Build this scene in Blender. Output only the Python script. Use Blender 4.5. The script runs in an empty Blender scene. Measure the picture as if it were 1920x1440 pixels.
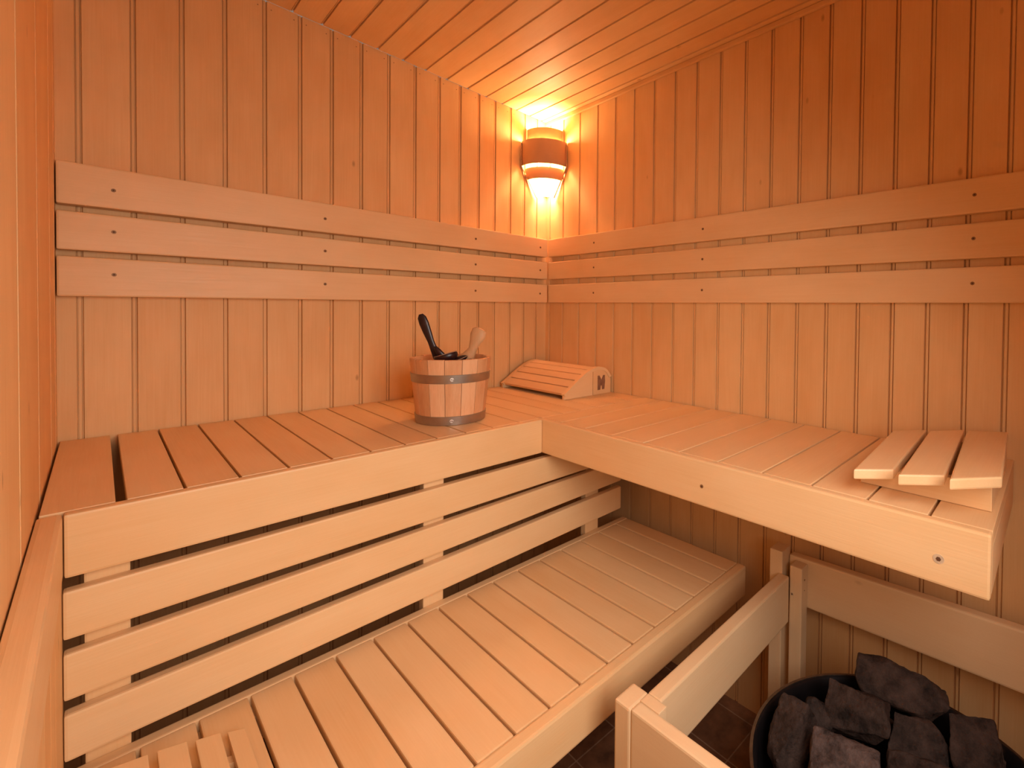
import bpy, bmesh, math, random
from mathutils import Vector, Matrix, noise

scene = bpy.context.scene
OZ = 1.285                      # eye-relative heights -> floor at z = 0
col = scene.collection

# ------------------------------------------------------------------ camera
cam_data = bpy.data.cameras.new('camera')
cam = bpy.data.objects.new('camera', cam_data)
col.objects.link(cam)
r_ = Vector((0.66937785, -0.74282829, 0.01180744))
u_ = Vector((0.0052296, 0.02060416, 0.99977403))
f_ = Vector((0.74290372, 0.66916485, -0.01767667))
CAM = Vector((-1.37292487, -1.74559158, -0.02636288 + OZ))
m = Matrix((r_, u_, -f_)).transposed().to_4x4()
m.translation = CAM
cam.matrix_world = m
cam_data.sensor_fit = 'HORIZONTAL'
cam_data.sensor_width = 36.0
FPX, CX, CY = 892.757, 1177.173, 599.452
cam_data.lens = FPX * 36.0 / 1920.0
cam_data.shift_x = (960 - CX) / 1920.0
cam_data.shift_y = (CY - 720) / 1920.0
cam_data.clip_start = 0.01
scene.camera = cam

# ------------------------------------------------------------------ world, fill lamp, exposure
world = bpy.data.worlds.new('world')
scene.world = world
world.use_nodes = True
world.node_tree.nodes['Background'].inputs[0].default_value = (1.0, 0.76, 0.62, 1)
world.node_tree.nodes['Background'].inputs[1].default_value = 0.25

def area(name, loc, rot, sx, sy, power, color):
    l = bpy.data.lights.new(name, 'AREA'); l.shape = 'RECTANGLE'; l.size = sx; l.size_y = sy
    l.energy = power; l.color = color; l.spread = math.radians(138)
    o = bpy.data.objects.new(name, l); col.objects.link(o)
    o.location = loc; o.rotation_euler = rot
    return o
# added fill lamp in the unseen doorway, tilted and narrowed to suit the room
area('doorway_fill', (-1.02, -1.975, 1.34), (math.radians(61), 0, math.radians(-5)), 0.64, 0.66, 7.9, (1.0, 0.87, 0.79))

scene.view_settings.view_transform = 'Standard'
scene.view_settings.look = 'None'
scene.view_settings.gamma = 1.0
scene.view_settings.use_curve_mapping = False
scene.view_settings.exposure = 0.0

# ------------------------------------------------------------------ materials
def wood(name, axis, base, dark, rough=0.5, knots=0.0, contrast=1.0, vary=1.0, trans=0.0):
    """procedural plank wood with the grain along one local axis"""
    m = bpy.data.materials.new(name); m.use_nodes = True
    nt = m.node_tree; N = nt.nodes; L = nt.links
    b = N['Principled BSDF']
    tc = N.new('ShaderNodeTexCoord')
    at = N.new('ShaderNodeAttribute'); at.attribute_type = 'GEOMETRY'; at.attribute_name = 'board'
    oi = N.new('ShaderNodeObjectInfo')
    add = N.new('ShaderNodeMath'); add.operation = 'ADD'
    L.new(at.outputs['Fac'], add.inputs[0]); L.new(oi.outputs['Random'], add.inputs[1])
    wn = N.new('ShaderNodeTexWhiteNoise'); wn.noise_dimensions = '1D'
    L.new(add.outputs[0], wn.inputs['W'])
    sc = N.new('ShaderNodeVectorMath'); sc.operation = 'SCALE'; sc.inputs['Scale'].default_value = 9.0
    L.new(wn.outputs['Color'], sc.inputs[0])
    off = N.new('ShaderNodeVectorMath'); off.operation = 'ADD'
    L.new(tc.outputs['Object'], off.inputs[0]); L.new(sc.outputs[0], off.inputs[1])
    def stretched(al, ac):
        mp = N.new('ShaderNodeMapping')
        s = [ac, ac, ac]; s[axis] = al
        mp.inputs['Scale'].default_value = s
        L.new(off.outputs[0], mp.inputs['Vector'])
        return mp
    # broad figure
    n1 = N.new('ShaderNodeTexNoise'); n1.inputs['Scale'].default_value = 1.0; n1.inputs['Detail'].default_value = 3
    n1.inputs['Distortion'].default_value = 0.4
    L.new(stretched(1.6, 13.0).outputs[0], n1.inputs['Vector'])
    # growth lines
    mul = N.new('ShaderNodeMath'); mul.operation = 'MULTIPLY'; mul.inputs[1].default_value = 34.0
    L.new(n1.outputs['Fac'], mul.inputs[0])
    sn = N.new('ShaderNodeMath'); sn.operation = 'SINE'; L.new(mul.outputs[0], sn.inputs[0])
    # fine fibre
    n2 = N.new('ShaderNodeTexNoise'); n2.inputs['Scale'].default_value = 1.0; n2.inputs['Detail'].default_value = 4
    n2.inputs['Roughness'].default_value = 0.65
    L.new(stretched(7.0, 330.0).outputs[0], n2.inputs['Vector'])
    # soft blotches
    n3 = N.new('ShaderNodeTexNoise'); n3.inputs['Scale'].default_value = 1.0; n3.inputs['Detail'].default_value = 2
    L.new(stretched(4.5, 11.0).outputs[0], n3.inputs['Vector'])
    def mad(src, k, c):
        q = N.new('ShaderNodeMath'); q.operation = 'MULTIPLY_ADD'
        q.inputs[1].default_value = k; q.inputs[2].default_value = c
        L.new(src, q.inputs[0]); return q.outputs[0]
    def plus(a, c):
        q = N.new('ShaderNodeMath'); q.operation = 'ADD'; L.new(a, q.inputs[0]); L.new(c, q.inputs[1]); return q.outputs[0]
    f = mad(sn.outputs[0], 0.035 * contrast, 0.36)
    f = plus(f, mad(n2.outputs['Fac'], 0.55 * contrast, -0.275 * contrast))
    f = plus(f, mad(n3.outputs['Fac'], 0.95 * contrast, -0.47 * contrast))
    f = plus(f, mad(wn.outputs['Value'], 0.42 * vary, -0.21 * vary))
    cr = N.new('ShaderNodeValToRGB')
    cr.color_ramp.elements[0].position = 0.0; cr.color_ramp.elements[0].color = (*base, 1)
    cr.color_ramp.elements[1].position = 1.0; cr.color_ramp.elements[1].color = (*dark, 1)
    L.new(f, cr.inputs[0])
    out = cr.outputs[0]
    if knots > 0:
        vo = N.new('ShaderNodeTexVoronoi'); vo.inputs['Scale'].default_value = 1.0
        vo.inputs['Randomness'].default_value = 1.0
        L.new(stretched(4.2, 9.0).outputs[0], vo.inputs['Vector'])
        kr = N.new('ShaderNodeValToRGB')
        kr.color_ramp.elements[0].position = 0.02; kr.color_ramp.elements[0].color = (knots, knots, knots, 1)
        kr.color_ramp.elements[1].position = 0.055; kr.color_ramp.elements[1].color = (0, 0, 0, 1)
        L.new(vo.outputs['Distance'], kr.inputs[0])
        mx = N.new('ShaderNodeMix'); mx.data_type = 'RGBA'
        L.new(kr.outputs[0], mx.inputs['Factor']); L.new(out, mx.inputs[6])
        mx.inputs[7].default_value = (dark[0] * .45, dark[1] * .35, dark[2] * .3, 1)
        out = mx.outputs[2]
    L.new(out, b.inputs['Base Color'])
    rr = mad(n2.outputs['Fac'], 0.25, rough - 0.12)
    L.new(rr, b.inputs['Roughness'])
    b.inputs['Specular IOR Level'].default_value = 0.35
    bp = N.new('ShaderNodeBump'); bp.inputs['Strength'].default_value = 0.12; bp.inputs['Distance'].default_value = 0.002
    L.new(n2.outputs['Fac'], bp.inputs['Height']); L.new(bp.outputs[0], b.inputs['Normal'])
    if trans > 0:
        t = N.new('ShaderNodeBsdfTranslucent'); t.inputs[0].default_value = (0.9, 0.42, 0.14, 1)
        ms = N.new('ShaderNodeMixShader'); ms.inputs[0].default_value = trans
        L.new(b.outputs[0], ms.inputs[1]); L.new(t.outputs[0], ms.inputs[2])
        L.new(ms.outputs[0], N['Material Output'].inputs['Surface'])
    return m

def plain(name, color, rough=0.5, metal=0.0, bump=0.0, bscale=60, mott=0.25):
    m = bpy.data.materials.new(name); m.use_nodes = True
    nt = m.node_tree; N = nt.nodes; L = nt.links; b = N['Principled BSDF']
    tc = N.new('ShaderNodeTexCoord')
    n = N.new('ShaderNodeTexNoise'); n.inputs['Scale'].default_value = bscale; n.inputs['Detail'].default_value = 4
    L.new(tc.outputs['Object'], n.inputs['Vector'])
    cr = N.new('ShaderNodeValToRGB')
    cr.color_ramp.elements[0].position = 0.3; cr.color_ramp.elements[0].color = (*[c * (1 - mott) for c in color], 1)
    cr.color_ramp.elements[1].position = 0.7; cr.color_ramp.elements[1].color = (*[min(1, c * (1 + mott)) for c in color], 1)
    L.new(n.outputs['Fac'], cr.inputs[0]); L.new(cr.outputs[0], b.inputs['Base Color'])
    b.inputs['Roughness'].default_value = rough; b.inputs['Metallic'].default_value = metal
    if bump:
        bp = N.new('ShaderNodeBump'); bp.inputs['Strength'].default_value = bump; bp.inputs['Distance'].default_value = 0.004
        L.new(n.outputs['Fac'], bp.inputs['Height']); L.new(bp.outputs[0], b.inputs['Normal'])
    return m

BASE = (0.92, 0.64, 0.35); DARK = (0.80, 0.465, 0.195)
PBASE = (0.91, 0.595, 0.285); PDARK = (0.76, 0.40, 0.145)
W = {}
for i, ax in enumerate('xyz'):
    W['bench_' + ax] = wood('alder_bench_' + ax, i, BASE, DARK, 0.42, 0.0, 0.8, 0.8)
    W['panel_' + ax] = wood('alder_panel_' + ax, i, PBASE, PDARK, 0.55, 0.5, 0.85, 0.85)
    W['guard_' + ax] = wood('pale_guard_wood_' + ax, i, (0.92, 0.69, 0.42), (0.82, 0.52, 0.26), 0.5, 0.25, 0.7, 0.5)
W['bucket'] = wood('bucket_stave_wood', 2, (0.86, 0.50, 0.27), (0.62, 0.27, 0.10), 0.5, 0.0, 1.5, 1.6)
W['bucket_in'] = wood('bucket_inner_wood', 2, (0.45, 0.24, 0.12), (0.30, 0.14, 0.06), 0.6)
W['veneer'] = wood('lamp_veneer', 0, (0.62, 0.37, 0.20), (0.50, 0.27, 0.13), 0.45, 0.0, 0.6, 0.3, trans=0.02)
W['handle'] = wood('brush_handle_wood', 2, (0.78, 0.47, 0.24), (0.55, 0.28, 0.11), 0.5, 0.0, 1.0, 0.2)
M_hoop = plain('hoop_metal', (0.42, 0.36, 0.30), 0.38, 0.9, 0.0, 25, 0.12)
M_rivet = plain('rivet_metal', (0.75, 0.70, 0.64), 0.3, 0.9)
M_screw = plain('screw_brown', (0.34, 0.17, 0.07), 0.5, 0.3)
M_hole = plain('screw_socket', (0.12, 0.05, 0.02), 0.8)
M_ring = plain('screw_brass_ring', (0.80, 0.62, 0.42), 0.4, 0.3)
M_ladle = plain('dark_ladle', (0.022, 0.010, 0.012), 0.32)
M_steel = plain('heater_black_steel', (0.022, 0.019, 0.021), 0.32, 0.6, 0.0, 30, 0.1)
M_logo = plain('burnt_logo', (0.27, 0.13, 0.07), 0.7)

def stone_mat(name, c):
    m = bpy.data.materials.new(name); m.use_nodes = True
    nt = m.node_tree; N = nt.nodes; L = nt.links; b = N['Principled BSDF']
    tc = N.new('ShaderNodeTexCoord'); oi = N.new('ShaderNodeObjectInfo')
    ad = N.new('ShaderNodeVectorMath'); ad.operation = 'ADD'
    L.new(tc.outputs['Object'], ad.inputs[0]); L.new(oi.outputs['Random'], ad.inputs[1])
    n = N.new('ShaderNodeTexNoise'); n.inputs['Scale'].default_value = 26; n.inputs['Detail'].default_value = 9
    n.inputs['Roughness'].default_value = 0.68; L.new(ad.outputs[0], n.inputs['Vector'])
    n2 = N.new('ShaderNodeTexNoise'); n2.inputs['Scale'].default_value = 95; n2.inputs['Detail'].default_value = 7
    L.new(ad.outputs[0], n2.inputs['Vector'])
    v = N.new('ShaderNodeTexVoronoi'); v.feature = 'DISTANCE_TO_EDGE'; v.inputs['Scale'].default_value = 11
    dn = N.new('ShaderNodeVectorMath'); dn.operation = 'MULTIPLY_ADD'; dn.inputs[1].default_value = (0.25,) * 3
    L.new(n.outputs['Color'], dn.inputs[0]); L.new(ad.outputs[0], dn.inputs[2]); L.new(dn.outputs[0], v.inputs['Vector'])
    cr = N.new('ShaderNodeValToRGB')
    cr.color_ramp.elements[0].position = 0.34; cr.color_ramp.elements[0].color = (*[x * 0.35 for x in c], 1)
    cr.color_ramp.elements[1].position = 0.68; cr.color_ramp.elements[1].color = (*[x * 2.4 for x in c], 1)
    L.new(n.outputs['Fac'], cr.inputs[0])
    vr = N.new('ShaderNodeValToRGB')
    vr.color_ramp.elements[0].position = 0.0; vr.color_ramp.elements[0].color = (0.5, 0.5, 0.5, 1)
    vr.color_ramp.elements[1].position = 0.010; vr.color_ramp.elements[1].color = (0, 0, 0, 1)
    L.new(v.outputs['Distance'], vr.inputs[0])
    mx = N.new('ShaderNodeMix'); mx.data_type = 'RGBA'
    L.new(vr.outputs[0], mx.inputs['Factor']); L.new(cr.outputs[0], mx.inputs[6]); mx.inputs[7].default_value = (0.09, 0.058, 0.045, 1)
    L.new(mx.outputs[2], b.inputs['Base Color'])
    b.inputs['Roughness'].default_value = 0.68; b.inputs['Specular IOR Level'].default_value = 0.22
    bp = N.new('ShaderNodeBump'); bp.inputs['Strength'].default_value = 0.9; bp.inputs['Distance'].default_value = 0.006
    b2 = N.new('ShaderNodeBump'); b2.inputs['Strength'].default_value = 0.8; b2.inputs['Distance'].default_value = 0.004
    L.new(n.outputs['Fac'], bp.inputs['Height']); L.new(n2.outputs['Fac'], b2.inputs['Height'])
    L.new(bp.outputs[0], b2.inputs['Normal']); L.new(b2.outputs[0], b.inputs['Normal'])
    return m
M_stone_pale = stone_mat('pale_sauna_stone', (0.075, 0.052, 0.046))
M_stone = stone_mat('sauna_stone', (0.036, 0.023, 0.0185))

def tile_mat():
    m = bpy.data.materials.new('brown_floor_tile'); m.use_nodes = True
    nt = m.node_tree; N = nt.nodes; L = nt.links; b = N['Principled BSDF']
    tc = N.new('ShaderNodeTexCoord'); mp = N.new('ShaderNodeMapping')
    mp.inputs['Location'].default_value = (0.01, 0.04, 0); mp.inputs['Rotation'].default_value = (0, 0, math.radians(2))
    L.new(tc.outputs['Object'], mp.inputs['Vector'])
    br = N.new('ShaderNodeTexBrick'); br.offset = 0.0; br.squash = 1.0
    br.inputs['Scale'].default_value = 1.0; br.inputs['Brick Width'].default_value = 0.15; br.inputs['Row Height'].default_value = 0.15
    br.inputs['Mortar Size'].default_value = 0.0022; br.inputs['Mortar Smooth'].default_value = 0.3; br.inputs['Bias'].default_value = 0
    br.inputs['Color1'].default_value = (0.33, 0.18, 0.105, 1); br.inputs['Color2'].default_value = (0.25, 0.13, 0.075, 1)
    br.inputs['Mortar'].default_value = (0.50, 0.36, 0.26, 1)
    L.new(mp.outputs[0], br.inputs['Vector'])
    n = N.new('ShaderNodeTexNoise'); n.inputs['Scale'].default_value = 14; n.inputs['Detail'].default_value = 8
    n.inputs['Roughness'].default_value = 0.65; L.new(mp.outputs[0], n.inputs['Vector'])
    cr = N.new('ShaderNodeValToRGB')
    cr.color_ramp.elements[0].position = 0.3; cr.color_ramp.elements[0].color = (0.45, 0.45, 0.45, 1)
    cr.color_ramp.elements[1].position = 0.7; cr.color_ramp.elements[1].color = (1.4, 1.35, 1.3, 1)
    L.new(n.outputs['Fac'], cr.inputs[0])
    mx = N.new('ShaderNodeMix'); mx.data_type = 'RGBA'; mx.blend_type = 'MULTIPLY'; mx.inputs['Factor'].default_value = 1
    L.new(br.outputs[0], mx.inputs[6]); L.new(cr.outputs[0], mx.inputs[7]); L.new(mx.outputs[2], b.inputs['Base Color'])
    b.inputs['Roughness'].default_value = 0.42
    bp = N.new('ShaderNodeBump'); bp.inputs['Strength'].default_value = 0.3; bp.inputs['Distance'].default_value = 0.003
    L.new(n.outputs['Fac'], bp.inputs['Height']); L.new(bp.outputs[0], b.inputs['Normal'])
    return m
M_tile = tile_mat()

def glow_mat(name, color, strength):
    m = bpy.data.materials.new(name); m.use_nodes = True
    nt = m.node_tree; N = nt.nodes; L = nt.links
    e = N.new('ShaderNodeEmission'); e.inputs[0].default_value = (*color, 1); e.inputs[1].default_value = strength
    L.new(e.outputs[0], N['Material Output'].inputs['Surface'])
    return m
M_glow = glow_mat('lit_lamp_glass', (1.0, 0.86, 0.66), 1.2)
_nt = M_glow.node_tree
_tr = _nt.nodes.new('ShaderNodeBsdfTranslucent'); _tr.inputs[0].default_value = (0.95, 0.88, 0.78, 1)
_ad = _nt.nodes.new('ShaderNodeAddShader')
_nt.links.new(_nt.nodes['Emission'].outputs[0], _ad.inputs[0]); _nt.links.new(_tr.outputs[0], _ad.inputs[1])
_nt.links.new(_ad.outputs[0], _nt.nodes['Material Output'].inputs['Surface'])

# ------------------------------------------------------------------ mesh helpers
def setprops(o, label=None, cat=None, group=None, kind=None):
    if label: o['label'] = label
    if cat: o['category'] = cat
    if group: o['group'] = group
    if kind: o['kind'] = kind
    return o

def empty(name, loc, label=None, cat=None, group=None, rot=(0, 0, 0)):
    o = bpy.data.objects.new(name, None); col.objects.link(o)
    o.empty_display_size = 0.05
    o.location = (loc[0], loc[1], loc[2] + OZ); o.rotation_euler = rot
    return setprops(o, label, cat, group)

def link(name, bm, mat, parent=None, smooth=False, origin=None):
    """mesh given in world coordinates (z still eye-relative); origin moved to its base centre"""
    bmesh.ops.recalc_face_normals(bm, faces=bm.faces)
    for v in bm.verts: v.co.z += OZ
    xs = [v.co.x for v in bm.verts]; ys = [v.co.y for v in bm.verts]; zs = [v.co.z for v in bm.verts]
    c = Vector(((min(xs) + max(xs)) / 2, (min(ys) + max(ys)) / 2, min(zs))) if origin is None else Vector(origin)
    for v in bm.verts: v.co -= c
    for fc in bm.faces: fc.smooth = smooth
    me = bpy.data.meshes.new(name); bm.to_mesh(me); bm.free()
    if smooth: me.set_sharp_from_angle(angle=math.radians(40))
    for mm in (mat if isinstance(mat, (list, tuple)) else [mat]): me.materials.append(mm)
    o = bpy.data.objects.new(name, me); col.objects.link(o)
    if parent is not None:
        o.parent = parent
        p = Vector((0, 0, 0)); q = parent
        while q is not None: p += q.location; q = q.parent
        o.location = c - p
    else:
        o.location = c
    return o

def hexa(bm, b4, t4, bev=0.003, seg=2):
    """solid from 4 bottom and 4 top corners, edges rounded"""
    vs = [bm.verts.new(v) for v in b4] + [bm.verts.new(v) for v in t4]
    fs = [bm.faces.new([vs[i] for i in q]) for q in
          ((0, 3, 2, 1), (4, 5, 6, 7), (0, 1, 5, 4), (1, 2, 6, 5), (2, 3, 7, 6), (3, 0, 4, 7))]
    bmesh.ops.recalc_face_normals(bm, faces=fs)
    if bev > 0:
        es = list({e for f in fs for e in f.edges})
        bmesh.ops.bevel(bm, geom=es, offset=bev, segments=seg, profile=0.6, affect='EDGES', clamp_overlap=True)

def box(bm, x0, x1, y0, y1, z0, z1, bev=0.003, seg=2):
    hexa(bm, [(x0, y0, z0), (x1, y0, z0), (x1, y1, z0), (x0, y1, z0)],
         [(x0, y0, z1), (x1, y0, z1), (x1, y1, z1), (x0, y1, z1)], bev, seg)

def board(name, dims, mat, parent, bev=0.003):
    bm = bmesh.new(); box(bm, *dims, bev=bev); return link(name, bm, mat, parent)

def frame_from(n):
    n = Vector(n).normalized(); a = Vector((0, 0, 1)) if abs(n.z) < .9 else Vector((1, 0, 0))
    t = n.cross(a).normalized(); return t, n.cross(t), n

def disc(bm, c, n, r, h, seg=20, mi=0, r2=None):
    """short cylinder from c along n"""
    t, b, n = frame_from(n); c = Vector(c); r2 = r if r2 is None else r2
    A = [bm.verts.new(c + (t * math.cos(k * 2 * math.pi / seg) + b * math.sin(k * 2 * math.pi / seg)) * r) for k in range(seg)]
    B = [bm.verts.new(c + n * h + (t * math.cos(k * 2 * math.pi / seg) + b * math.sin(k * 2 * math.pi / seg)) * r2) for k in range(seg)]
    fs = [bm.faces.new(A[::-1]), bm.faces.new(B)]
    for k in range(seg): fs.append(bm.faces.new((A[k], A[(k + 1) % seg], B[(k + 1) % seg], B[k])))
    for f in fs: f.material_index = mi

def screw(c, n, r, parent, ring=None):
    bm = bmesh.new(); n = Vector(n)
    disc(bm, Vector(c) - n * 0.004, n, r, 0.0045, r2=r * 0.9)
    disc(bm, Vector(c) + n * 0.0002, n, r * 0.42, 0.0008, seg=6, mi=1)
    return link('screw', bm, [ring or M_screw, M_hole], parent)

def tube(bm, pts, rads, seg=14, flat=1.0, axis=None):
    """swept tube; flat squeezes the section along the given axis"""
    pts = [Vector(p) for p in pts]; rings = []
    for i, p in enumerate(pts):
        d = (pts[min(i + 1, len(pts) - 1)] - pts[max(i - 1, 0)]).normalized()
        a = Vector(axis) if axis is not None else (Vector((0, 0, 1)) if abs(d.z) < .9 else Vector((1, 0, 0)))
        s = (a - d * a.dot(d)).normalized(); t = d.cross(s)
        rr = rads[i]
        if not isinstance(rr, tuple): rr = (rr, rr * flat)
        rings.append([bm.verts.new(p + t * math.cos(k * 2 * math.pi / seg) * rr[0] + s * math.sin(k * 2 * math.pi / seg) * rr[1]) for k in range(seg)])
    for a, b in zip(rings, rings[1:]):
        for k in range(seg): bm.faces.new((a[k], a[(k + 1) % seg], b[(k + 1) % seg], b[k]))
    bm.faces.new(rings[0][::-1]); bm.faces.new(rings[-1])

def lathe(bm, prof, c, seg=64):
    """closed profile [(r,z)] revolved about the vertical through c"""
    rings = [[bm.verts.new((c[0] + r * math.cos(k * 2 * math.pi / seg), c[1] + r * math.sin(k * 2 * math.pi / seg), z)) for k in range(seg)] for r, z in prof]
    n = len(rings)
    for i in range(n - 1):
        a, b = rings[i], rings[i + 1]
        for k in range(seg): bm.faces.new((a[k], a[(k + 1) % seg], b[(k + 1) % seg], b[k]))
    return rings

# ------------------------------------------------------------------ room
L_ = 1.4406; ZF = -OZ; YF = -2.0
ZC, CA_, CB_ = 0.8248, 0.0467, 0.022
def zc(x, y): return ZC + CA_ * (-x) + CB_ * (-y)

def groove_profile(length, joints, w=0.009, d=0.008, bev=0.0014, start=0.0):
    """(position along wall, depth) points and which board each span belongs to"""
    P = [(start, 0.0)]; 
    for j in sorted(joints):
        P += [(j - w / 2 - bev, 0.0), (j - w / 2, d), (j - w / 2 + .0016, d), (j - w / 2 + .0024, d * .3), (j + w / 2 - .0014, d * .3), (j + w / 2 - .0008, d * .8), (j + w / 2 + .0004, d * .8), (j + w / 2 + bev, 0.0)]
    P.append((length, 0.0)); return P

def panel_wall(name, P, place, z0f, z1f, mat, thick=0.03, kind_dir=None):
    """place(s, depth, z) -> world point; one closed panelled slab"""
    bm = bmesh.new(); lay = bm.faces.layers.float.new('board')
    lo = [bm.verts.new(place(s, d, z0f(s, d))) for s, d in P]; hi = [bm.verts.new(place(s, d, z1f(s, d))) for s, d in P]
    bid = random.random()
    for i in range(len(P) - 1):
        f = bm.faces.new((lo[i], lo[i + 1], hi[i + 1], hi[i]))
        if P[i][1] == 0 and P[i + 1][1] == 0: bid = random.random()
        f[lay] = bid
    s0, s1 = P[0][0], P[-1][0]
    bl = [bm.verts.new(place(s, thick, z0f(s, thick))) for s in (s0, s1)]; bh = [bm.verts.new(place(s, thick, z1f(s, thick))) for s in (s0, s1)]
    bm.faces.new((bl[0], bl[1], bh[1], bh[0]))
    bm.faces.new((bl[0], bh[0], hi[0], lo[0])); bm.faces.new((bl[1], lo[-1], hi[-1], bh[1]))
    bm.faces.new([bl[0]] + lo + [bl[1]]); bm.faces.new([bh[0]] + hi + [bh[1]])
    o = link(name, bm, mat); setprops(o, kind='structure'); return o

random.seed(4)
gA = [0.0578, 0.1241, 0.1955, 0.271, 0.3449, 0.4261, 0.5108, 0.6017, 0.6933, 0.7813, 0.8689, 0.9552, 1.0437, 1.134, 1.2224, 1.313, 1.4039]
gB = [0.0285, 0.1201, 0.2252, 0.333, 0.4334, 0.5327, 0.6303, 0.726, 0.8172, 0.9102, 1.0002, 1.0888, 1.1771, 1.2616, 1.3449, 1.429, 1.5072, 1.5853, 1.6605, 1.74, 1.82, 1.90]
gL = [0.06, 0.21, 0.50, 0.785, 1.07, 1.355, 1.64, 1.92]
wall_back = panel_wall('wall_back', groove_profile(L_ + .0, gA), lambda s, d, z: (-s, d, z), lambda s, d: ZF, lambda s, d: zc(-s, 0), W['panel_z'])
panel_wall('wall_right', groove_profile(2.0, gB), lambda s, d, z: (d, -s, z), lambda s, d: ZF, lambda s, d: zc(0, -s), W['panel_z'])
panel_wall('wall_left', groove_profile(2.0, gL, d=0.005, bev=0.0010), lambda s, d, z: (-L_ - d, -s, z), lambda s, d: ZF, lambda s, d: zc(-L_, -s), W['panel_z'])

# small nail heads along the top of the back wall boards
for a_, b_ in zip(gA[1:], gA[2:]):
    for x_ in (a_ + .016, b_ - .016):
        bm = bmesh.new(); disc(bm, (-x_, .001, zc(-x_, 0) - .021), (0, -1, 0), .0016, .0014, seg=8)
        link('nail', bm, M_screw, wall_back)

# ceiling boards run parallel to the right wall
gC = [0.0335, 0.0982, 0.1679, 0.2395, 0.3148, 0.3974, 0.4835, 0.5659, 0.6467, 0.7325, 0.8184, 0.8978, 0.9769, 1.058, 1.14, 1.222, 1.304, 1.386]
P = groove_profile(L_, gC, w=0.006, d=0.008, bev=0.0010)
bm = bmesh.new(); lay = bm.faces.layers.float.new('board')
def cp(s, d, y): return (-s, y, zc(-s, y) + d)
a = [bm.verts.new(cp(s, d, -0.002)) for s, d in P]; b = [bm.verts.new(cp(s, d, YF)) for s, d in P]
bid = 0.3
for i in range(len(P) - 1):
    f = bm.faces.new((a[i], b[i], b[i + 1], a[i + 1]))
    if P[i][1] == 0 and P[i + 1][1] == 0: bid = random.random()
    f[lay] = bid
q = [bm.verts.new(cp(s, .03, y)) for s, y in ((0, -.002), (L_, -.002), (L_, YF), (0, YF))]
bm.faces.new(q); bm.faces.new([q[0]] + a + [q[1]]); bm.faces.new([q[3]] + b + [q[2]])
bm.faces.new((q[0], q[3], b[0], a[0])); bm.faces.new((q[1], a[-1], b[-1], q[2]))
setprops(link('ceiling', bm, W['panel_y']), kind='structure')

# narrow strip closing the joint of ceiling and right wall
bm = bmesh.new()
hexa(bm, [(-.012, YF, zc(0, YF) - .016), (-.0005, YF, zc(0, YF) - .016), (-.0005, -.003, zc(0, 0) - .016), (-.012, -.003, zc(0, 0) - .016)],
     [(-.012, YF, zc(0, YF) - .0005), (-.0005, YF, zc(0, YF) - .0005), (-.0005, -.003, zc(0, 0) - .0005), (-.012, -.003, zc(0, 0) - .0005)], 0.002)
setprops(link('trim_1', bm, W['panel_y']), kind='structure')

bm = bmesh.new(); box(bm, -L_ - .03, .03, YF - .5, .03, ZF - .05, ZF, 0); setprops(link('floor', bm, M_tile, origin=(0, 0, 0)), kind='structure')
# wall behind the camera with the doorway
bm = bmesh.new()
box(bm, -0.70, .03, YF - .04, YF, ZF, zc(-.7, YF), 0); setprops(link('wall_front', bm, W['panel_z']), kind='structure')
bm = bmesh.new()
hexa(bm, [(-L_ - .005, YF - .04, .72), (-.701, YF - .04, .72), (-.701, YF, .72), (-L_ - .005, YF, .72)],
     [(-L_ - .005, YF - .04, .87), (-.701, YF - .04, .86), (-.701, YF, .86), (-L_ - .005, YF, .87)], 0)
setprops(link('trim_2', bm, W['panel_x']), kind='structure')

# ------------------------------------------------------------------ backrests
tA, tB = 0.0413, 0.0219
rows_back = [((-.0069, .0869), (.008, .0885)), ((.1015, .1915), (.1125, .189)), ((.2073, .3054), (.2117, .2917))]
rows_right = [((.008, .0885), (.0018, .0856)), ((.1125, .189), (.1042, .1868)), ((.2117, .2917), (.2088, .2912))]
scr_z = [0.0475, 0.151, 0.2515]
t = empty('backrest', (-0.72, -0.02, -0.007), 'three-board wooden backrest on the left wall above the long upper bench', 'backrest')
for k, ((l0, l1), (c0, c1)) in enumerate(rows_back):
    bm = bmesh.new(); xl, xr = -1.4385, -0.0235
    hexa(bm, [(xl, -tA, l0), (xr, -tA, c0), (xr, -.0005, c0), (xl, -.0005, l0)], [(xl, -tA, l1), (xr, -tA, c1), (xr, -.0005, c1), (xl, -.0005, l1)], 0.004)
    bo = link('backrest_board', bm, W['bench_x'], t)
    for x in (-1.3484, -.899, -.3797, -.0643):
        screw((x, -tA, scr_z[k]), (0, -1, 0), .0048, bo)
t = empty('backrest', (-0.012, -0.98, 0.0), 'three-board wooden backrest on the right wall above the bench with the wooden wedge', 'backrest')
for k, ((c0, c1), (r0, r1)) in enumerate(rows_right):
    bm = bmesh.new(); y0, y1 = -.042, -1.97
    r0 += (r0 - c0) * .17; r1 += (r1 - c1) * .17
    hexa(bm, [(-tB, y1, r0), (-.0005, y1, r0), (-.0005, y0, c0), (-tB, y0, c0)], [(-tB, y1, r1), (-.0005, y1, r1), (-.0005, y0, c1), (-tB, y0, c1)], 0.004)
    bo = link('backrest_board', bm, W['bench_y'], t)
    for y in (-.3375, -.861, -1.599):
        screw((-tB, y, scr_z[k]), (-1, 0, 0), .0045, bo)

# ------------------------------------------------------------------ benches
ZU, ZL = -0.3494, -0.8281
dA, dB, hU = 0.622, 0.4971, 0.099
st = 0.022
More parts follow.
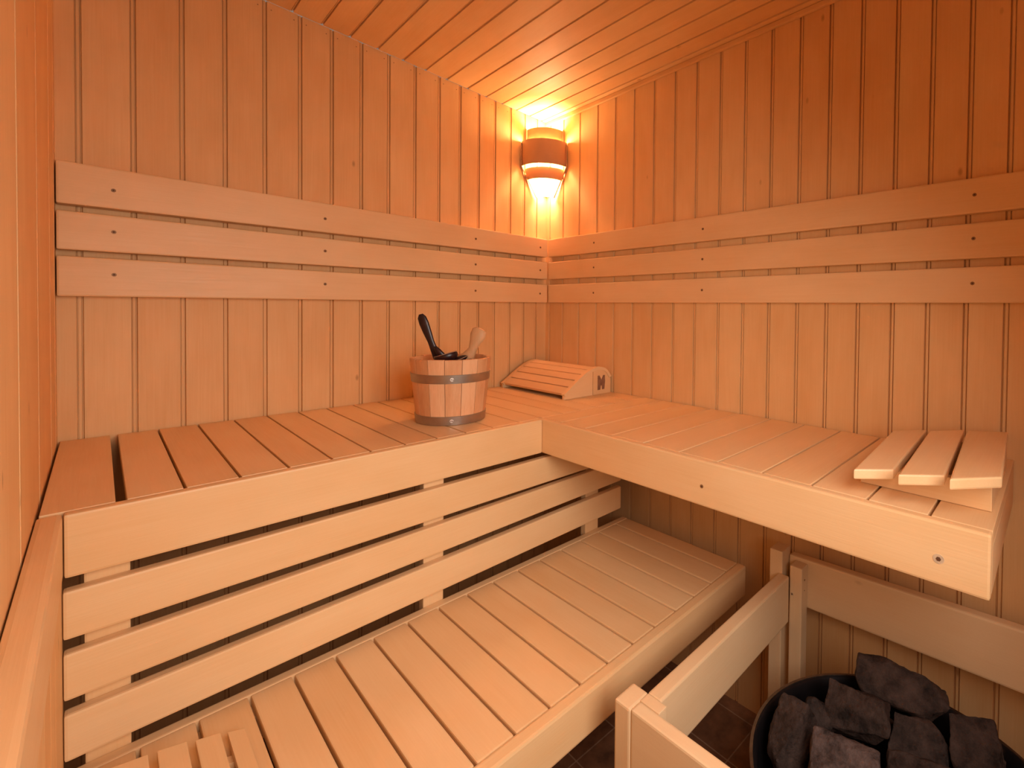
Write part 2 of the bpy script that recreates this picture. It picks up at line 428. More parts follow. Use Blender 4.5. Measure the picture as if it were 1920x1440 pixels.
# long upper bench along the left wall
t = empty('upper_bench', (-0.72, -0.31, ZU - hU), 'long slatted upper bench under the left backrest, with the bucket standing on it', 'bench')
gx = [-.4, -.325, -.2475, -.165, -.083]
cuts = [-1.350, -1.272, -1.195, -1.118, -1.041, -.9635, -.887, -.809, -.731, -.6515, -.5645, -.4835] + gx
edges = [-1.4365] + cuts + [-.003]
for i in range(len(edges) - 1):
    g0 = 0.0 if i == 0 else (.0065 if i == 1 else .0022); g1 = 0.0 if i == len(edges) - 2 else (.0065 if i == 0 else .0022)
    board('slat', (edges[i] + g0, edges[i + 1] - g1, -.5995, -.004, ZU - st, ZU), W['bench_y'], t, 0.0014)
board('front_board', (-1.4115, -dB - .0005, -dA, -.6005, ZU - hU, ZU), W['bench_x'], t, 0.004)
board('back_rail', (-1.33, -.01, -.05, -.01, ZU - st - .06, ZU - st - .0005), W['bench_x'], t)
board('bearer', (-1.43, -.01, -.598, -.565, ZU - st - .06, ZU - st - .0005), W['bench_x'], t)

# right upper bench
t = empty('upper_bench', (-0.25, -1.14, ZU - hU), 'shorter upper bench along the right wall, open underneath, carrying the slatted wooden wedge', 'bench')
gy = [-.6862, -.788, -.890, -.996, -1.1045, -1.2077, -1.309, -1.4086, -1.506, -1.5993]
edges = [-.6035] + gy + [-1.6812]
for i in range(len(edges) - 1):
    g0 = 0.0 if i == 0 else .0025; g1 = 0.0 if i == len(edges) - 2 else .0025
    board('slat', (-.4765, -.004, edges[i + 1] + g1, edges[i] - g0, ZU - st, ZU), W['bench_x'], t, 0.0012)
fb = board('front_board', (-dB, -.4775, -1.6812, -.6005, ZU - hU, ZU), W['bench_y'], t, 0.004)
screw((-dB, -1.179, -.4055), (-1, 0, 0), .0045, fb)
screw((-dB, -1.616, -.4075), (-1, 0, 0), .0085, fb, M_ring)
board('end_board', (-.4765, -.004, -1.6812, -1.660, ZU - hU, ZU - st - .0005), W['bench_x'], t)
board('bearer', (-.045, -.01, -1.655, -.63, ZU - st - .05, ZU - st - .0005), W['bench_y'], t)

# side board beside the left wall
t = empty('side_partition', (-1.427, -1.30, ZF), 'low wooden partition along the left wall running towards the viewer from the bench end', 'partition')
board('top_board', (-1.4395, -1.4125, -1.98, -.6025, ZU - hU, ZU - .001), W['bench_y'], t, 0.006)
ps = [-.6025, -.69, -.78, -.87, -.96, -1.05, -1.14, -1.24, -1.34, -1.44, -1.54, -1.66, -1.78, -1.98]
for a, b in zip(ps, ps[1:]):
    board('panel_board', (-1.4395, -1.4140, b + .0008, a - .0008, ZF, ZU - hU - .0005), W['panel_z'], t, 0.0018)

# open skirt below the upper bench
t = empty('bench_skirt', (-0.8, -0.61, -1.285), 'skirt of three wide horizontal boards below the front of the long upper bench', 'skirt')
for z0, z1, q0, q1 in ((-.5443, -.4691, -.540, -.463), (-.6397, -.5667, -.620, -.550), (-.7353, -.6621, -.718, -.640)):
    bm = bmesh.new(); xl, xr = -1.4132, -.150
    hexa(bm, [(xl, -dA, z0), (xr, -dA, q0), (xr, -.6005, q0), (xl, -.6005, z0)], [(xl, -dA, z1), (xr, -dA, q1), (xr, -.6005, q1), (xl, -.6005, z1)], .004)
    link('skirt_board', bm, W['bench_x'], t)
for x0, x1 in ((-1.392, -1.340), (-.842, -.790), (-.298, -.240)):
    board('batten', (x0, x1, -.5995, -.575, ZF, -.4505), W['bench_z'], t)

# lower bench
ZL = -.7629
t = empty('lower_bench', (-0.77, -0.84, ZF), 'low bench in front of the skirt, closely laid slats inside a raised frame', 'bench')
cuts = [-.1791, -.2616, -.3431, -.424, -.5057, -.5833, -.6628, -.740, -.8163, -.8925, -.9678, -1.0427, -1.1167, -1.1865, -1.26, -1.3335]
edges = [-.1171] + cuts + [-1.434]
for i in range(len(edges) - 1):
    g0 = 0.0 if i == 0 else .0026; g1 = 0.0 if i == len(edges) - 2 else .0026
    board('slat', (edges[i + 1] + g1, edges[i] - g0, -1.0606, -.6232, ZL - .021, ZL - .001), W['bench_y'], t, 0.003)
board('back_rail', (-1.436, -.1165, -.6226, -.6002, ZL - .05, ZL), W['bench_x'], t, 0.003)
board('front_board', (-1.436, -.1165, -1.0888, -1.0614, ZL - .0864, ZL), W['bench_x'], t, 0.005)
board('bearer', (-1.436, -.1165, -.66, -.6235, ZL - .07, ZL - .0215), W['bench_x'], t)
board('bearer', (-1.436, -.1165, -1.0605, -1.03, ZL - .07, ZL - .0215), W['bench_x'], t)
board('leg', (-.20, -.16, -.66, -.624, ZF, ZL - .0705), W['bench_z'], t)
board('leg', (-1.41, -1.37, -.66, -.624, ZF, ZL - .0705), W['bench_z'], t)
board('leg', (-1.41, -1.37, -1.06, -1.03, ZF, ZL - .0705), W['bench_z'], t)

# ------------------------------------------------------------------ heater guard rail
GZ = -0.73
t = empty('heater_guard', (-0.42, -1.5, ZF), 'pale wooden guard rail around the stone heater, three boards joined by square posts', 'guard rail')
board('post', (-.750, -.698, -1.1995, -1.163, ZF, GZ), W['guard_z'], t, 0.004)
board('rail', (-.6985, -.141, -1.2285, -1.1985, GZ - .124, GZ), W['guard_x'], t, 0.004)
board('rail', (-.748, -.722, -1.985, -1.2005, GZ - .124, GZ), W['guard_y'], t, 0.004)
board('corner_block', (-.7215, -.699, -1.243, -1.2, ZF, GZ), W['guard_z'], t, 0.0015)
bm = bmesh.new()
hexa(bm, [(-.1, -1.985, -.800), (-.072, -1.985, -.800), (-.072, -1.2095, -.822), (-.1, -1.2095, -.822)],
     [(-.1, -1.985, -.668), (-.072, -1.985, -.668), (-.072, -1.2095, -.6925), (-.1, -1.2095, -.6925)], 0.005)
link('rail', bm, W['guard_y'], t)
bm = bmesh.new(); box(bm, -.140, -.1005, -1.262, -1.2285 - .0003, ZF, -.700, 0.003)
po = link('post', bm, W['guard_z'], t)
screw((-.140, -1.236, -.775), (-1, 0, 0), .004, po, M_rivet)
screw((-.122, -1.262, -.735), (0, -1, 0), .003, po)
screw((-.122, -1.262, -.763), (0, -1, 0), .0015, po)
board('post', (-.1405, -.088, -1.208, -1.172, ZF, -.6725), W['guard_z'], t, 0.003)

# ------------------------------------------------------------------ heater
HC = (-0.423, -1.561); HR = 0.262; HZ = -0.865
t = empty('sauna_heater', (HC[0], HC[1], ZF), 'round black steel sauna heater filled with dark stones, inside the guard rail', 'heater')
bm = bmesh.new()
pr_ = [(.005, ZF + .06), (.16, ZF + .06), (.235, ZF + .09), (HR - .010, HZ - .08), (HR - .003, HZ - .006), (HR, HZ), (HR - .004, HZ + .0015), (HR - .009, HZ - .002),
       (HR - .014, HZ - .02), (HR - .022, HZ - .10), (HR - .045, HZ - .165), (.005, HZ - .18)]
rg = lathe(bm, pr_, HC, 96); bm.faces.new(rg[0]); bm.faces.new(rg[-1])
link('heater_bowl', bm, M_steel, t, True)
bm = bmesh.new(); rg = lathe(bm, [(HR - .006, HZ - .004), (HR + .002, HZ - .006), (HR + .003, HZ + .002), (HR - .003, HZ + .003), (HR - .006, HZ - .004)], HC, 96)
bmesh.ops.remove_doubles(bm, verts=bm.verts, dist=1e-6)
link('heater_rim', bm, plain('heater_rim_metal', (0.20, 0.15, 0.12), 0.3, 0.9), t, True)
for k in range(3):
    an = k * 2.094 + .4; x, y = HC[0] + .13 * math.cos(an), HC[1] + .13 * math.sin(an)
    bm = bmesh.new(); disc(bm, (x, y, ZF), (0, 0, 1), .02, .0605); link('leg', bm, M_steel, t)

def rock(center, dims, rot, seed, label, group='sauna stones in the heater', sub=4, npt=15, mat=None):
    rnd = random.Random(seed)
    bm = bmesh.new()
    for _ in range(npt):
        v = Vector((rnd.gauss(0, 1), rnd.gauss(0, 1), rnd.gauss(0, 1))).normalized()
        v = Vector([math.copysign(abs(c) ** .5, c) for c in v])
        bm.verts.new((v.x * dims[0] / 2, v.y * dims[1] / 2, v.z * dims[2] / 2))
    res = bmesh.ops.convex_hull(bm, input=bm.verts)
    bmesh.ops.delete(bm, geom=[g for g in res['geom_interior'] if isinstance(g, bmesh.types.BMVert)], context='VERTS')
    bmesh.ops.dissolve_limit(bm, angle_limit=math.radians(12), verts=bm.verts, edges=bm.edges)
    bmesh.ops.bevel(bm, geom=list(bm.edges), offset=0.002, segments=1, profile=.5, affect='EDGES', clamp_overlap=True)
    bmesh.ops.triangulate(bm, faces=bm.faces)
    for _ in range(sub):
        es = [e for e in bm.edges if e.calc_length() > .006]
        if not es: break
        bmesh.ops.subdivide_edges(bm, edges=es, cuts=1)
        bmesh.ops.triangulate(bm, faces=[f for f in bm.faces if len(f.verts) > 3])
    bm.normal_update()
    o3 = Vector((seed * 1.7, seed * .9, 3.1))
    for v in bm.verts:
        h = noise.fractal(v.co * 40 + o3, .8, 2.2, 5) * .0026 + (noise.noise(v.co * 12 + o3)) * .002
        h -= max(0.0, .18 - abs(noise.noise(v.co * 17 + o3 * 2))) * .012
        lay_ = noise.noise(Vector((v.co.x * 8, v.co.y * 8, v.co.z * 90)) + o3) * .0014
        v.co += v.normal * (h + lay_)
    R_ = Matrix.Rotation(rot[2], 4, 'Z') @ Matrix.Rotation(rot[1], 4, 'Y') @ Matrix.Rotation(rot[0], 4, 'X')
    for v in bm.verts: v.co = R_ @ v.co + Vector(center)
    o = link('sauna_stone', bm, mat or M_stone, None, True)
    return setprops(o, label, 'stone', group)

D = math.radians
rock((-.247, -1.516, -.812), (.185, .085, .055), (D(38), D(6), D(-76)), 11, 'largest dark stone slab, leaning against the back rim of the heater', npt=16)
rock((-.336, -1.455, -.838), (.136, .106, .050), (D(46), D(-12), D(-84)), 23, 'angular dark sauna stone left of the largest back slab, pale vein across it', npt=14)
rock((-.465, -1.378, -.860), (.092, .135, .050), (D(48), D(-8), D(-92)), 35, 'leftmost sauna stone, standing on edge against the left side of the heater', npt=14)
rock((-.380, -1.400, -.886), (.090, .100, .045), (D(50), D(20), D(-70)), 44, 'reddish brown wedge of stone squeezed between the leftmost stone and the veined one', npt=13)
rock((-.478, -1.476, -.850), (.145, .110, .070), (D(34), D(-4), D(-84)), 57, 'light brownish grey flat-topped stone at the front of the heater', npt=16, mat=M_stone_pale)
rock((-.318, -1.556, -.872), (.118, .118, .045), (D(42), D(10), D(-72)), 70, 'pointed sauna stone rising at the middle of the pile', npt=11)
rock((-.262, -1.636, -.862), (.125, .145, .052), (D(40), D(6), D(-68)), 79, 'broad dark stone at the right of the pile beside the heater rim', npt=14)
rock((-.392, -1.594, -.856), (.135, .100, .050), (D(34), D(-4), D(-78)), 90, 'smooth dark slab at the front, right of the flat-topped stone', npt=14)
rock((-.262, -1.500, -.895), (.060, .055, .045), (D(20), D(12), D(30)), 99, 'small reddish stone wedged low behind the pointed stone')
for i, (x, y) in enumerate([(-.56, -1.48), (-.60, -1.59), (-.50, -1.57), (-.42, -1.68), (-.32, -1.71), (-.52, -1.70)]):
    rock((x, y, -.925), (.10, .10, .07), (D(10 * i), D(17 * i), D(40 * i)), 120 + i, 'dark sauna stone low in the near part of the heater, below the top layer', sub=2)
for i, (x, y) in enumerate([(-.43, -1.46), (-.34, -1.60), (-.43, -1.60), (-.28, -1.56), (-.35, -1.47)]):
    rock((x, y, -.955), (.10, .10, .060), (D(23 * i), D(11 * i), D(35 * i)), 140 + i, 'dark sauna stone buried under the top layer in the heater', sub=2)

# ------------------------------------------------------------------ bucket
BC = (-.678, -.420); hb = .183; Rb, Rt = .0945, .1125
t = empty('sauna_bucket', (BC[0], BC[1], ZU), 'round wooden stave bucket with two metal hoops on the long upper bench', 'bucket')
def br_(z): return Rb + (Rt - Rb) * (z - ZU) / hb
ns = 15
a0 = math.atan2(-1.7456 - BC[1], -1.3729 - BC[0]) - math.pi / ns + D(3)
random.seed(9)
for k in range(ns):
    bm = bmesh.new(); lay = bm.faces.layers.float.new('board'); A0 = a0 + k * 2 * math.pi / ns + .006; A1 = a0 + (k + 1) * 2 * math.pi / ns - .006
    zt = ZU + hb + random.uniform(-.0012, .0012)
    seg = 4; cols = []
    for j in range(seg + 1):
        an = A0 + (A1 - A0) * j / seg; c_, s_ = math.cos(an), math.sin(an)
        cols.append([bm.verts.new((BC[0] + rr * c_, BC[1] + rr * s_, z)) for rr, z in
                     ((br_(ZU + .002), ZU + .002), (br_(zt - .002), zt - .002), (br_(zt) - .002, zt), (br_(zt) - .011, zt), (br_(zt) - .013, zt - .002), (br_(ZU) - .013, ZU + .002))])
    for a, b in zip(cols, cols[1:]):
        for i in range(6): bm.faces.new((a[i], a[(i + 1) % 6], b[(i + 1) % 6], b[i]))
    bm.faces.new(cols[0]); bm.faces.new(cols[-1][::-1])
    link('stave', bm, W['bucket'], t, True)
bm = bmesh.new(); disc(bm, (BC[0], BC[1], ZU + .0005), (0, 0, 1), Rb - .0135, .012, 40); link('bucket_bottom', bm, W['bucket_in'], t)
bm = bmesh.new(); disc(bm, (BC[0], BC[1], ZU + .013), (0, 0, 1), Rb - .0135, .095, 40, r2=br_(ZU + .108) - .0145)
link('water', bm, plain('dark_bucket_water', (0.03, 0.015, 0.01), 0.08), t)
fa = math.atan2(-1.7456 - BC[1], -1.3729 - BC[0]) + D(1)
for z0, z1 in ((ZU + .0008, ZU + .0255), (ZU + .1175, ZU + .142)):
    bm = bmesh.new(); rg = lathe(bm, [(br_(z0) + .0004, z0), (br_(z0) + .0022, z0 + .0005), (br_(z1) + .0022, z1 - .0005), (br_(z1) + .0004, z1), (br_(z0) + .0004, z0)], BC, 72)
    bmesh.ops.remove_doubles(bm, verts=bm.verts, dist=1e-6)
    ho = link('hoop', bm, M_hoop, t, True)
    zm = (z0 + z1) / 2; rm = br_(zm) + .002
    bm = bmesh.new(); n = Vector((math.cos(fa), math.sin(fa), 0)); disc(bm, Vector((BC[0], BC[1], zm)) + n * rm, n, .0055, .0012, r2=.005)
    link('rivet_plate', bm, M_rivet, ho)
    tt = Vector((-n.y, n.x, 0))
    for dx, dz in ((-.0015, .0), (.003, -.001)):
        bm = bmesh.new(); disc(bm, Vector((BC[0], BC[1], zm + dz)) + n * (rm + .001) + tt * dx, n, .0014, .001, seg=8); link('rivet', bm, M_hole, ho)

# dark ladle leaning out of the bucket
t = empty('ladle', tuple(Vector((-0.7008, -0.4191, -0.1982))), 'dark brown ladle leaning left out of the bucket', 'ladle')
bm = bmesh.new()
hp = [Vector((-0.7515, -0.3811, -0.0416)), Vector((-0.7491, -0.3825, -0.0509)), Vector((-0.7441, -0.3855, -0.0678)), Vector((-0.7371, -0.3909, -0.0925)), Vector((-0.7286, -0.3966, -0.1204)), Vector((-0.7211, -0.4011, -0.1453)), Vector((-0.7131, -0.4046, -0.1673)), Vector((-0.7046, -0.4072, -0.1896))]
tube(bm, hp, [(.006, .003), (.0125, .0055), (.0140, .0062), (.0125, .006), (.0095, .0055), (.0105, .0055), (.0125, .0055), (.012, .005)], 18, axis=tuple(f_))
link('handle', bm, M_ladle, t, True)
bm = bmesh.new()
tube(bm, [Vector((-0.7256, -0.4168, -0.1348)), Vector((-0.7195, -0.4239, -0.1486)), Vector((-0.7099, -0.4305, -0.1625)), Vector((-0.7014, -0.4328, -0.1753))], [(.004, .003), (.009, .005), (.010, .006), (.006, .004)], 12, axis=tuple(f_))
link('handle_brace', bm, M_ladle, t, True)
bm = bmesh.new()
cB = Vector((-0.6989, -0.4278, -0.1634))
bmesh.ops.create_uvsphere(bm, u_segments=32, v_segments=18, radius=1.0)
for v in bm.verts:
    v.co.z = min(v.co.z, .35)
Rm = Matrix.Rotation(D(-42), 4, 'Z') @ Matrix.Rotation(D(-16), 4, 'Y')
for v in bm.verts: v.co = Rm @ Vector((v.co.x * .034, v.co.y * .026, v.co.z * .020)) + cB
link('ladle_bowl', bm, M_ladle, t, True)
bm = bmesh.new(); ring = [Rm @ Vector((math.cos(k / 40 * 2 * math.pi) * .0325, math.sin(k / 40 * 2 * math.pi) * .0248, .0068)) + cB for k in range(41)]
tube(bm, ring, [.0009] * 41, 6); link('bowl_edge', bm, plain('ladle_pale_edge', (0.42, 0.26, 0.16), 0.4), t, True)
# second dark tool head lying across, pale edge
t2 = empty('small_scoop', tuple(Vector((-0.6664, -0.4418, -0.1770))), 'small dark oval scoop lying beside the ladle inside the bucket', 'scoop')
bm = bmesh.new(); bmesh.ops.create_uvsphere(bm, u_segments=28, v_segments=14, radius=1.0)
Rm = Matrix.Rotation(D(-30), 4, 'Z') @ Matrix.Rotation(D(-22), 4, 'Y'); cB = Vector((-0.6685, -0.4394, -0.1755))
for v in bm.verts: v.co = Rm @ Vector((v.co.x * .030, v.co.y * .018, v.co.z * .010)) + cB
link('scoop_bowl', bm, M_ladle, t2, True)
bm = bmesh.new(); ring = []
for k in range(41):
    an = k / 40 * 2 * math.pi; ring.append(Rm @ Vector((math.cos(an) * .0302, math.sin(an) * .0182, .001)) + cB)
tube(bm, ring, [.0011] * 41, 6); link('scoop_edge', bm, plain('scoop_pale_edge', (0.42, 0.26, 0.16), 0.4), t2, True)
# wooden brush handle
t3 = empty('bath_brush', tuple(Vector((-0.6352, -0.4472, -0.2010))), 'pale wooden brush handle with a flared end leaning right out of the bucket', 'brush')
bm = bmesh.new()
hp = [Vector((-0.6068, -0.4606, -0.0834)), Vector((-0.6090, -0.4584, -0.0898)), Vector((-0.6134, -0.4569, -0.1058)), Vector((-0.6199, -0.4532, -0.1249)), Vector((-0.6264, -0.4495, -0.1456)), Vector((-0.6371, -0.4441, -0.1661)), Vector((-0.6478, -0.4327, -0.1854)), Vector((-0.6543, -0.4260, -0.2046))]
tube(bm, hp, [(.013, .007), (.0225, .010), (.0235, .011), (.0165, .010), (.0125, .009), (.0190, .010), (.028, .011), (.028, .011)], 20, axis=tuple(f_))
link('handle', bm, W['handle'], t3, True)
bm = bmesh.new()
tube(bm, [Vector((-0.6386, -0.4652, -0.1771)), Vector((-0.6492, -0.4536, -0.1836)), Vector((-0.6576, -0.4443, -0.1884))], [(.009, .006), (.010, .009), (.008, .006)], 12)
link('brush_head', bm, M_ladle, t3, True)

# ------------------------------------------------------------------ curved headrest in the corner
t = empty('curved_headrest', (-.13, -.23, ZU), 'curved slatted headrest with a dark mark on its side, in the corner of the bench', 'headrest')
prof = [(-.256, .020), (-.220, .044), (-.176, .074), (-.133, .096), (-.086, .1075), (-.042, .097), (-.014, .066)]
def pz(x):
    for (a, b), (c, d) in zip(prof, prof[1:]):
        if x <= c: k = (x - a) / (c - a); return b + (d - b) * k
    return prof[-1][1]
def smooth_prof(n=28):
    # Catmull-Rom through the measured profile
    out = []
    pts = [prof[0]] + prof + [prof[-1]]
    for i in range(1, len(pts) - 2):
        p0, p1, p2, p3 = [Vector((*q, 0)) for q in pts[i - 1:i + 3]]
        for s in range(5):
            u = s / 5
            out.append(0.5 * ((2 * p1) + (-p0 + p2) * u + (2 * p0 - 5 * p1 + 4 * p2 - p3) * u * u + (-p0 + 3 * p1 - 3 * p2 + p3) * u ** 3))
    out.append(Vector((*prof[-1], 0))); return [(q.x, q.y) for q in out]
SP = smooth_prof()
def side(yc, th, logo):
    # outer curved rim
    bm = bmesh.new(); lo, hi = [], []
    for yy in (yc - th / 2, yc + th / 2):
        a = [bm.verts.new((x, yy, ZU + z)) for x, z in SP]
        inn = []
        for i, (x, z) in enumerate(SP):
            x1, z1 = SP[min(i + 1, len(SP) - 1)]; x0, z0 = SP[max(i - 1, 0)]
            tx, tz = x1 - x0, z1 - z0; l = math.hypot(tx, tz); nx, nz = tz / l, -tx / l
            inn.append(bm.verts.new((min(max(x + nx * .011, -.250), -.018), yy, ZU + max(z + nz * .011, .001))))
        lo.append((a, inn))
    (a, ai), (b, bi) = lo
    for i in range(len(a) - 1):
        for q in ((a[i], a[i + 1], b[i + 1], b[i]), (ai[i], bi[i], bi[i + 1], ai[i + 1]), (a[i], ai[i], ai[i + 1], a[i + 1]), (b[i], b[i + 1], bi[i + 1], bi[i])): bm.faces.new(q)
    bm.faces.new((a[0], b[0], bi[0], ai[0])); bm.faces.new((a[-1], ai[-1], bi[-1], b[-1]))
    link('side_rim', bm, W['bench_x'], t, False)
    for xa, xb in ((-.2540, -.1115), (-.1085, -.0135)):
        bm = bmesh.new(); th2 = th / 2 - .0045
        pts = [(xa, 0)] + ([(xa, max(.004, pz(xa) - .010))]) + [(x, z - .010) for x, z in SP if xa < x < xb and z - .010 > .004] + [(xb, pz(min(xb, -.0145)) - .012), (xb, 0)]
        A = [bm.verts.new((x, yc - th2, ZU + z + .0005)) for x, z in pts]; B = [bm.verts.new((x, yc + th2, ZU + z + .0005)) for x, z in pts]
        bm.faces.new(A); bm.faces.new(B[::-1])
        for i in range(len(A)): j = (i + 1) % len(A); bm.faces.new((A[i], B[i], B[j], A[j]))
        pn = link('side_panel', bm, W['bench_x'], t)
        if logo and xb > -.05:
            bm = bmesh.new()
            bx = lambda px: -.0850 + (px - 1120) * (.040 / 17.0)
            bz = lambda py: ZU + .0165 + (728.5 - py) * (.056 / 24.5)
            out = [(1120, 704), (1124.2, 704), (1128.6, 711.5), (1132.6, 704), (1136.5, 704), (1137.2, 714), (1135.8, 728), (1130.4, 728), (1129.6, 721.5), (1127.4, 721.5), (1126, 728.2), (1120, 728.5)]
            A = [bm.verts.new((bx(x), yc - th2 - .0006, bz(y))) for x, y in out]; B = [bm.verts.new((bx(x), yc - th2 + .001, bz(y))) for x, y in out]
            bm.faces.new(A); bm.faces.new(B[::-1])
            for i in range(len(A)): j = (i + 1) % len(A); bm.faces.new((A[i], B[i], B[j], A[j]))
            link('dark_mark', bm, M_logo, pn)
side(-.4275, .018, True)
side(-.040, .018, False)
# slats bent over the rims
cx_ = [-.2545, -.2225, -.1905, -.1585, -.1250, -.0910, -.0560, -.0170]
for xa, xb in zip(cx_, cx_[1:]):
    xa += .002; xb -= .002
    za, zb = ZU + pz(xa), ZU + pz(xb)
    tx, tz = xb - xa, zb - za; l = math.hypot(tx, tz); nx, nz = tz / l * .012, -tx / l * .012
    bm = bmesh.new()
    hexa(bm, [(xa + nx, -.418, max(za + nz, ZU + .004)), (xb + nx, -.418, zb + nz), (xb + nx, -.0495, zb + nz), (xa + nx, -.0495, max(za + nz, ZU + .004))],
         [(xa, -.418, za), (xb, -.418, zb), (xb, -.0495, zb), (xa, -.0495, za)], .0012)
    link('slat', bm, W['bench_y'], t)

# ------------------------------------------------------------------ wedge headrest on the right bench
t = empty('wedge_headrest', (-.28, -1.57, ZU), 'wooden wedge headrest with three thick raised slats at the far end of the right bench', 'headrest')
H = [((-.481, -1.484, .050), (-.444, -1.5385, .050), (-.065, -1.523, .050), (-.118, -1.463, .050)),
     ((-.490, -1.556, .060), (-.451, -1.615, .060), (-.051, -1.594, .060), (-.104, -1.535, .060)),
     ((-.489, -1.627, .070), (-.431, -1.6875, .070), (-.057, -1.672, .070), (-.091, -1.603, .070))]
for q in H:
    bm = bmesh.new(); a, b, c, d = q
    tl = .008
    top = [(a[0], a[1], ZU + a[2] - tl * .2), (b[0], b[1], ZU + b[2] + tl * .2), (c[0], c[1], ZU + c[2] + tl * .2), (d[0], d[1], ZU + d[2] - tl * .2)]
    bot = [(x, y, z - .018) for x, y, z in top]
    hexa(bm, bot, top, .003); link('slat', bm, W['bench_x'], t)
for x in (-.395, -.11):
    bm = bmesh.new()
    hexa(bm, [(x, -1.673, ZU + .0005), (x + .02, -1.673, ZU + .0005), (x + .02, -1.4715, ZU + .0005), (x, -1.4715, ZU + .0005)],
         [(x, -1.673, ZU + .050), (x + .02, -1.673, ZU + .050), (x + .02, -1.4715, ZU + .028), (x, -1.4715, ZU + .028)], .0015)
    link('wedge_support', bm, W['bench_y'], t)
bm = bmesh.new(); box(bm, -.3745, -.1105, -1.673, -1.655, ZU + .0005, ZU + .046, .0015); link('cross_bar', bm, W['bench_x'], t)

# ------------------------------------------------------------------ slatted headrest on the lower bench
t = empty('slatted_headrest', (-1.28, -.87, ZL), 'slatted wooden headrest on the near left end of the low bench', 'headrest')
SL = [(-1.372, -1.3266, .0551), (-1.317, -1.283, .0459), (-1.273, -1.2421, .0331), (-1.2329, -1.2099, .0202)]
for x0, x1, h in SL:
    bm = bmesh.new(); z1 = ZL + h
    hexa(bm, [(x0, -1.047, z1 - .012), (x1, -1.047, z1 - .015), (x1, -.730, z1 - .015), (x0, -.726, z1 - .012)],
         [(x0, -1.047, z1 + .003), (x1, -1.047, z1 - .002), (x1, -.730, z1 - .002), (x0, -.726, z1 + .003)], .002)
    link('slat', bm, W['bench_y'], t)
for y in (-.776, -1.015):
    bm = bmesh.new()
    hexa(bm, [(-1.370, y - .009, ZL - .0005), (-1.214, y - .009, ZL - .0005), (-1.214, y + .009, ZL - .0005), (-1.370, y + .009, ZL - .0005)],
         [(-1.370, y - .009, ZL + .042), (-1.214, y - .009, ZL + .0055), (-1.214, y + .009, ZL + .0055), (-1.370, y + .009, ZL + .042)], .001)
    link('wedge_support', bm, W['bench_x'], t)

# ------------------------------------------------------------------ corner lamp
nd = Vector((-1, -1, 0)).normalized(); td = Vector((1, -1, 0)).normalized()
lamp = empty('wall_lamp', (-.03, -.03, .47), 'corner wall lamp with curved wooden veneer bands and a glowing white shade', 'lamp')
def arc_pts(hw, sag, D0, z, n=24, thick=0.0):
    R = (hw * hw + sag * sag) / (2 * sag); cD = D0 + sag - R; A = math.asin(min(1, hw / R)); out = []
    for k in range(n + 1):
        a = -A + 2 * A * k / n; d = cD + (R - thick) * math.cos(a); s = (R - thick) * math.sin(a)
        p = nd * d + td * s; out.append((p.x, p.y, z))
    return out
def band(name, hw0, sag0, hw1, sag1, D0, z0, z1, mat, th=.0025, D1=None):
    bm = bmesh.new(); D1 = D0 if D1 is None else D1
    rows = [[bm.verts.new(p) for p in q] for q in (arc_pts(hw0, sag0, D0, z0), arc_pts(hw1, sag1, D1, z1), arc_pts(hw1, sag1, D1, z1, thick=th), arc_pts(hw0, sag0, D0, z0, thick=th))]
    n = len(rows[0])
    for i in range(4):
        a, b = rows[i], rows[(i + 1) % 4]
        for k in range(n - 1): bm.faces.new((a[k], a[k + 1], b[k + 1], b[k]))
    bm.faces.new([r[0] for r in rows]); bm.faces.new([r[-1] for r in rows][::-1])
    return link(name, bm, mat, lamp, True)
band('veneer_band', .078, .042, .078, .042, .083, .7155, .762, W['veneer'])
band('veneer_band', .0985, .055, .0985, .055, .101, .6000, .7045, W['veneer'])
band('veneer_band', .074, .040, .087, .046, .088, .5440, .590, W['veneer'])
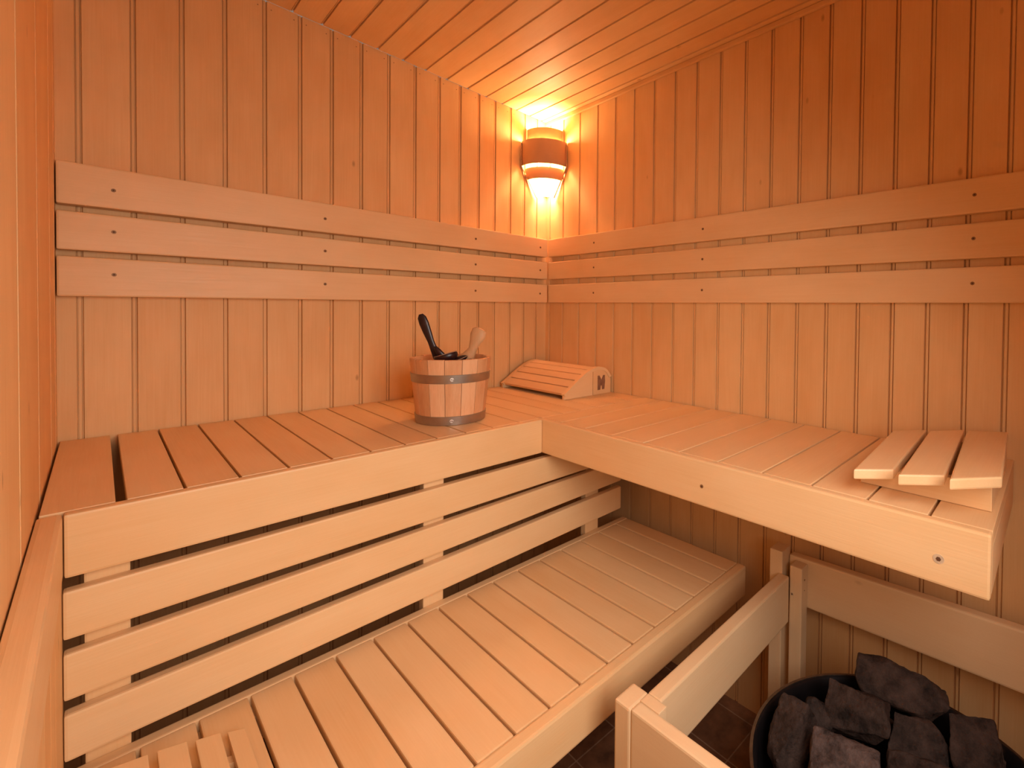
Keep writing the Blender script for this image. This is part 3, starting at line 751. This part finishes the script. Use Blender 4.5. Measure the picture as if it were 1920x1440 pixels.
# side straps and back board
for s in (-1, 1):
    bm = bmesh.new()
    def P_(w, dd, z, o=0): q = nd * dd + td * (s * (w + o)); return (q.x, q.y, z)
    seq = [(.0785, .081, .764), (.0785, .081, .700), (.096, .098, .696), (.096, .098, .600), (.078, .081, .560), (.038, .050, .475)]
    for i in range(len(seq) - 1):
        (w0, d0, za), (w1, d1, zb) = seq[i], seq[i + 1]
        vs = [bm.verts.new(P_(w0, d0, za)), bm.verts.new(P_(w1, d1, zb)), bm.verts.new(P_(w1, d1, zb, .0035)), bm.verts.new(P_(w0, d0, za, .0035)),
              bm.verts.new(P_(w0, d0 + .014, za)), bm.verts.new(P_(w1, d1 + .014, zb)), bm.verts.new(P_(w1, d1 + .014, zb, .0035)), bm.verts.new(P_(w0, d0 + .014, za, .0035))]
        for q in ((0, 1, 2, 3), (4, 7, 6, 5), (0, 4, 5, 1), (3, 2, 6, 7), (0, 3, 7, 4), (1, 5, 6, 2)): bm.faces.new([vs[k] for k in q])
    link('lamp_frame_strap', bm, W['veneer'], lamp)
band('lamp_shade', .036, .026, .070, .040, .048, .4760, .5440, M_glow, .002, D1=.082)
bm = bmesh.new()
q0 = [nd * .018 + td * w for w in (-.016, .016)]; 
hexa(bm, [(q0[0].x, q0[0].y, .50), (q0[1].x, q0[1].y, .50), ((q0[1] + nd * .012).x, (q0[1] + nd * .012).y, .50), ((q0[0] + nd * .012).x, (q0[0] + nd * .012).y, .50)],
     [(q0[0].x, q0[0].y, .75), (q0[1].x, q0[1].y, .75), ((q0[1] + nd * .012).x, (q0[1] + nd * .012).y, .75), ((q0[0] + nd * .012).x, (q0[0] + nd * .012).y, .75)], .001)
link('back_bar', bm, W['veneer'], lamp)
bc = nd * .068
bm = bmesh.new(); disc(bm, (bc.x, bc.y, .60), (0, 0, 1), .014, .03); link('lamp_socket', bm, plain('lamp_socket_white', (0.8, 0.8, 0.76), 0.4), lamp)
bm = bmesh.new(); bmesh.ops.create_uvsphere(bm, u_segments=20, v_segments=14, radius=.024)
for v in bm.verts: v.co += Vector((bc.x, bc.y, .655))
link('bulb', bm, glow_mat('lit_bulb', (1.0, 0.66, 0.36), 30.0), lamp, True)

def point(name, loc, power, color, rad):
    l = bpy.data.lights.new(name, 'POINT'); l.energy = power; l.color = color; l.shadow_soft_size = rad
    o = bpy.data.objects.new(name, l); col.objects.link(o); o.location = (loc[0], loc[1], loc[2] + OZ); return o
point('lamp_light_upper', (bc.x, bc.y, .690), 15.0, (1.0, 0.76, 0.42), .040)
point('lamp_light_lower', (bc.x * .75, bc.y * .75, .530), 7.0, (1.0, 0.44, 0.30), .022)
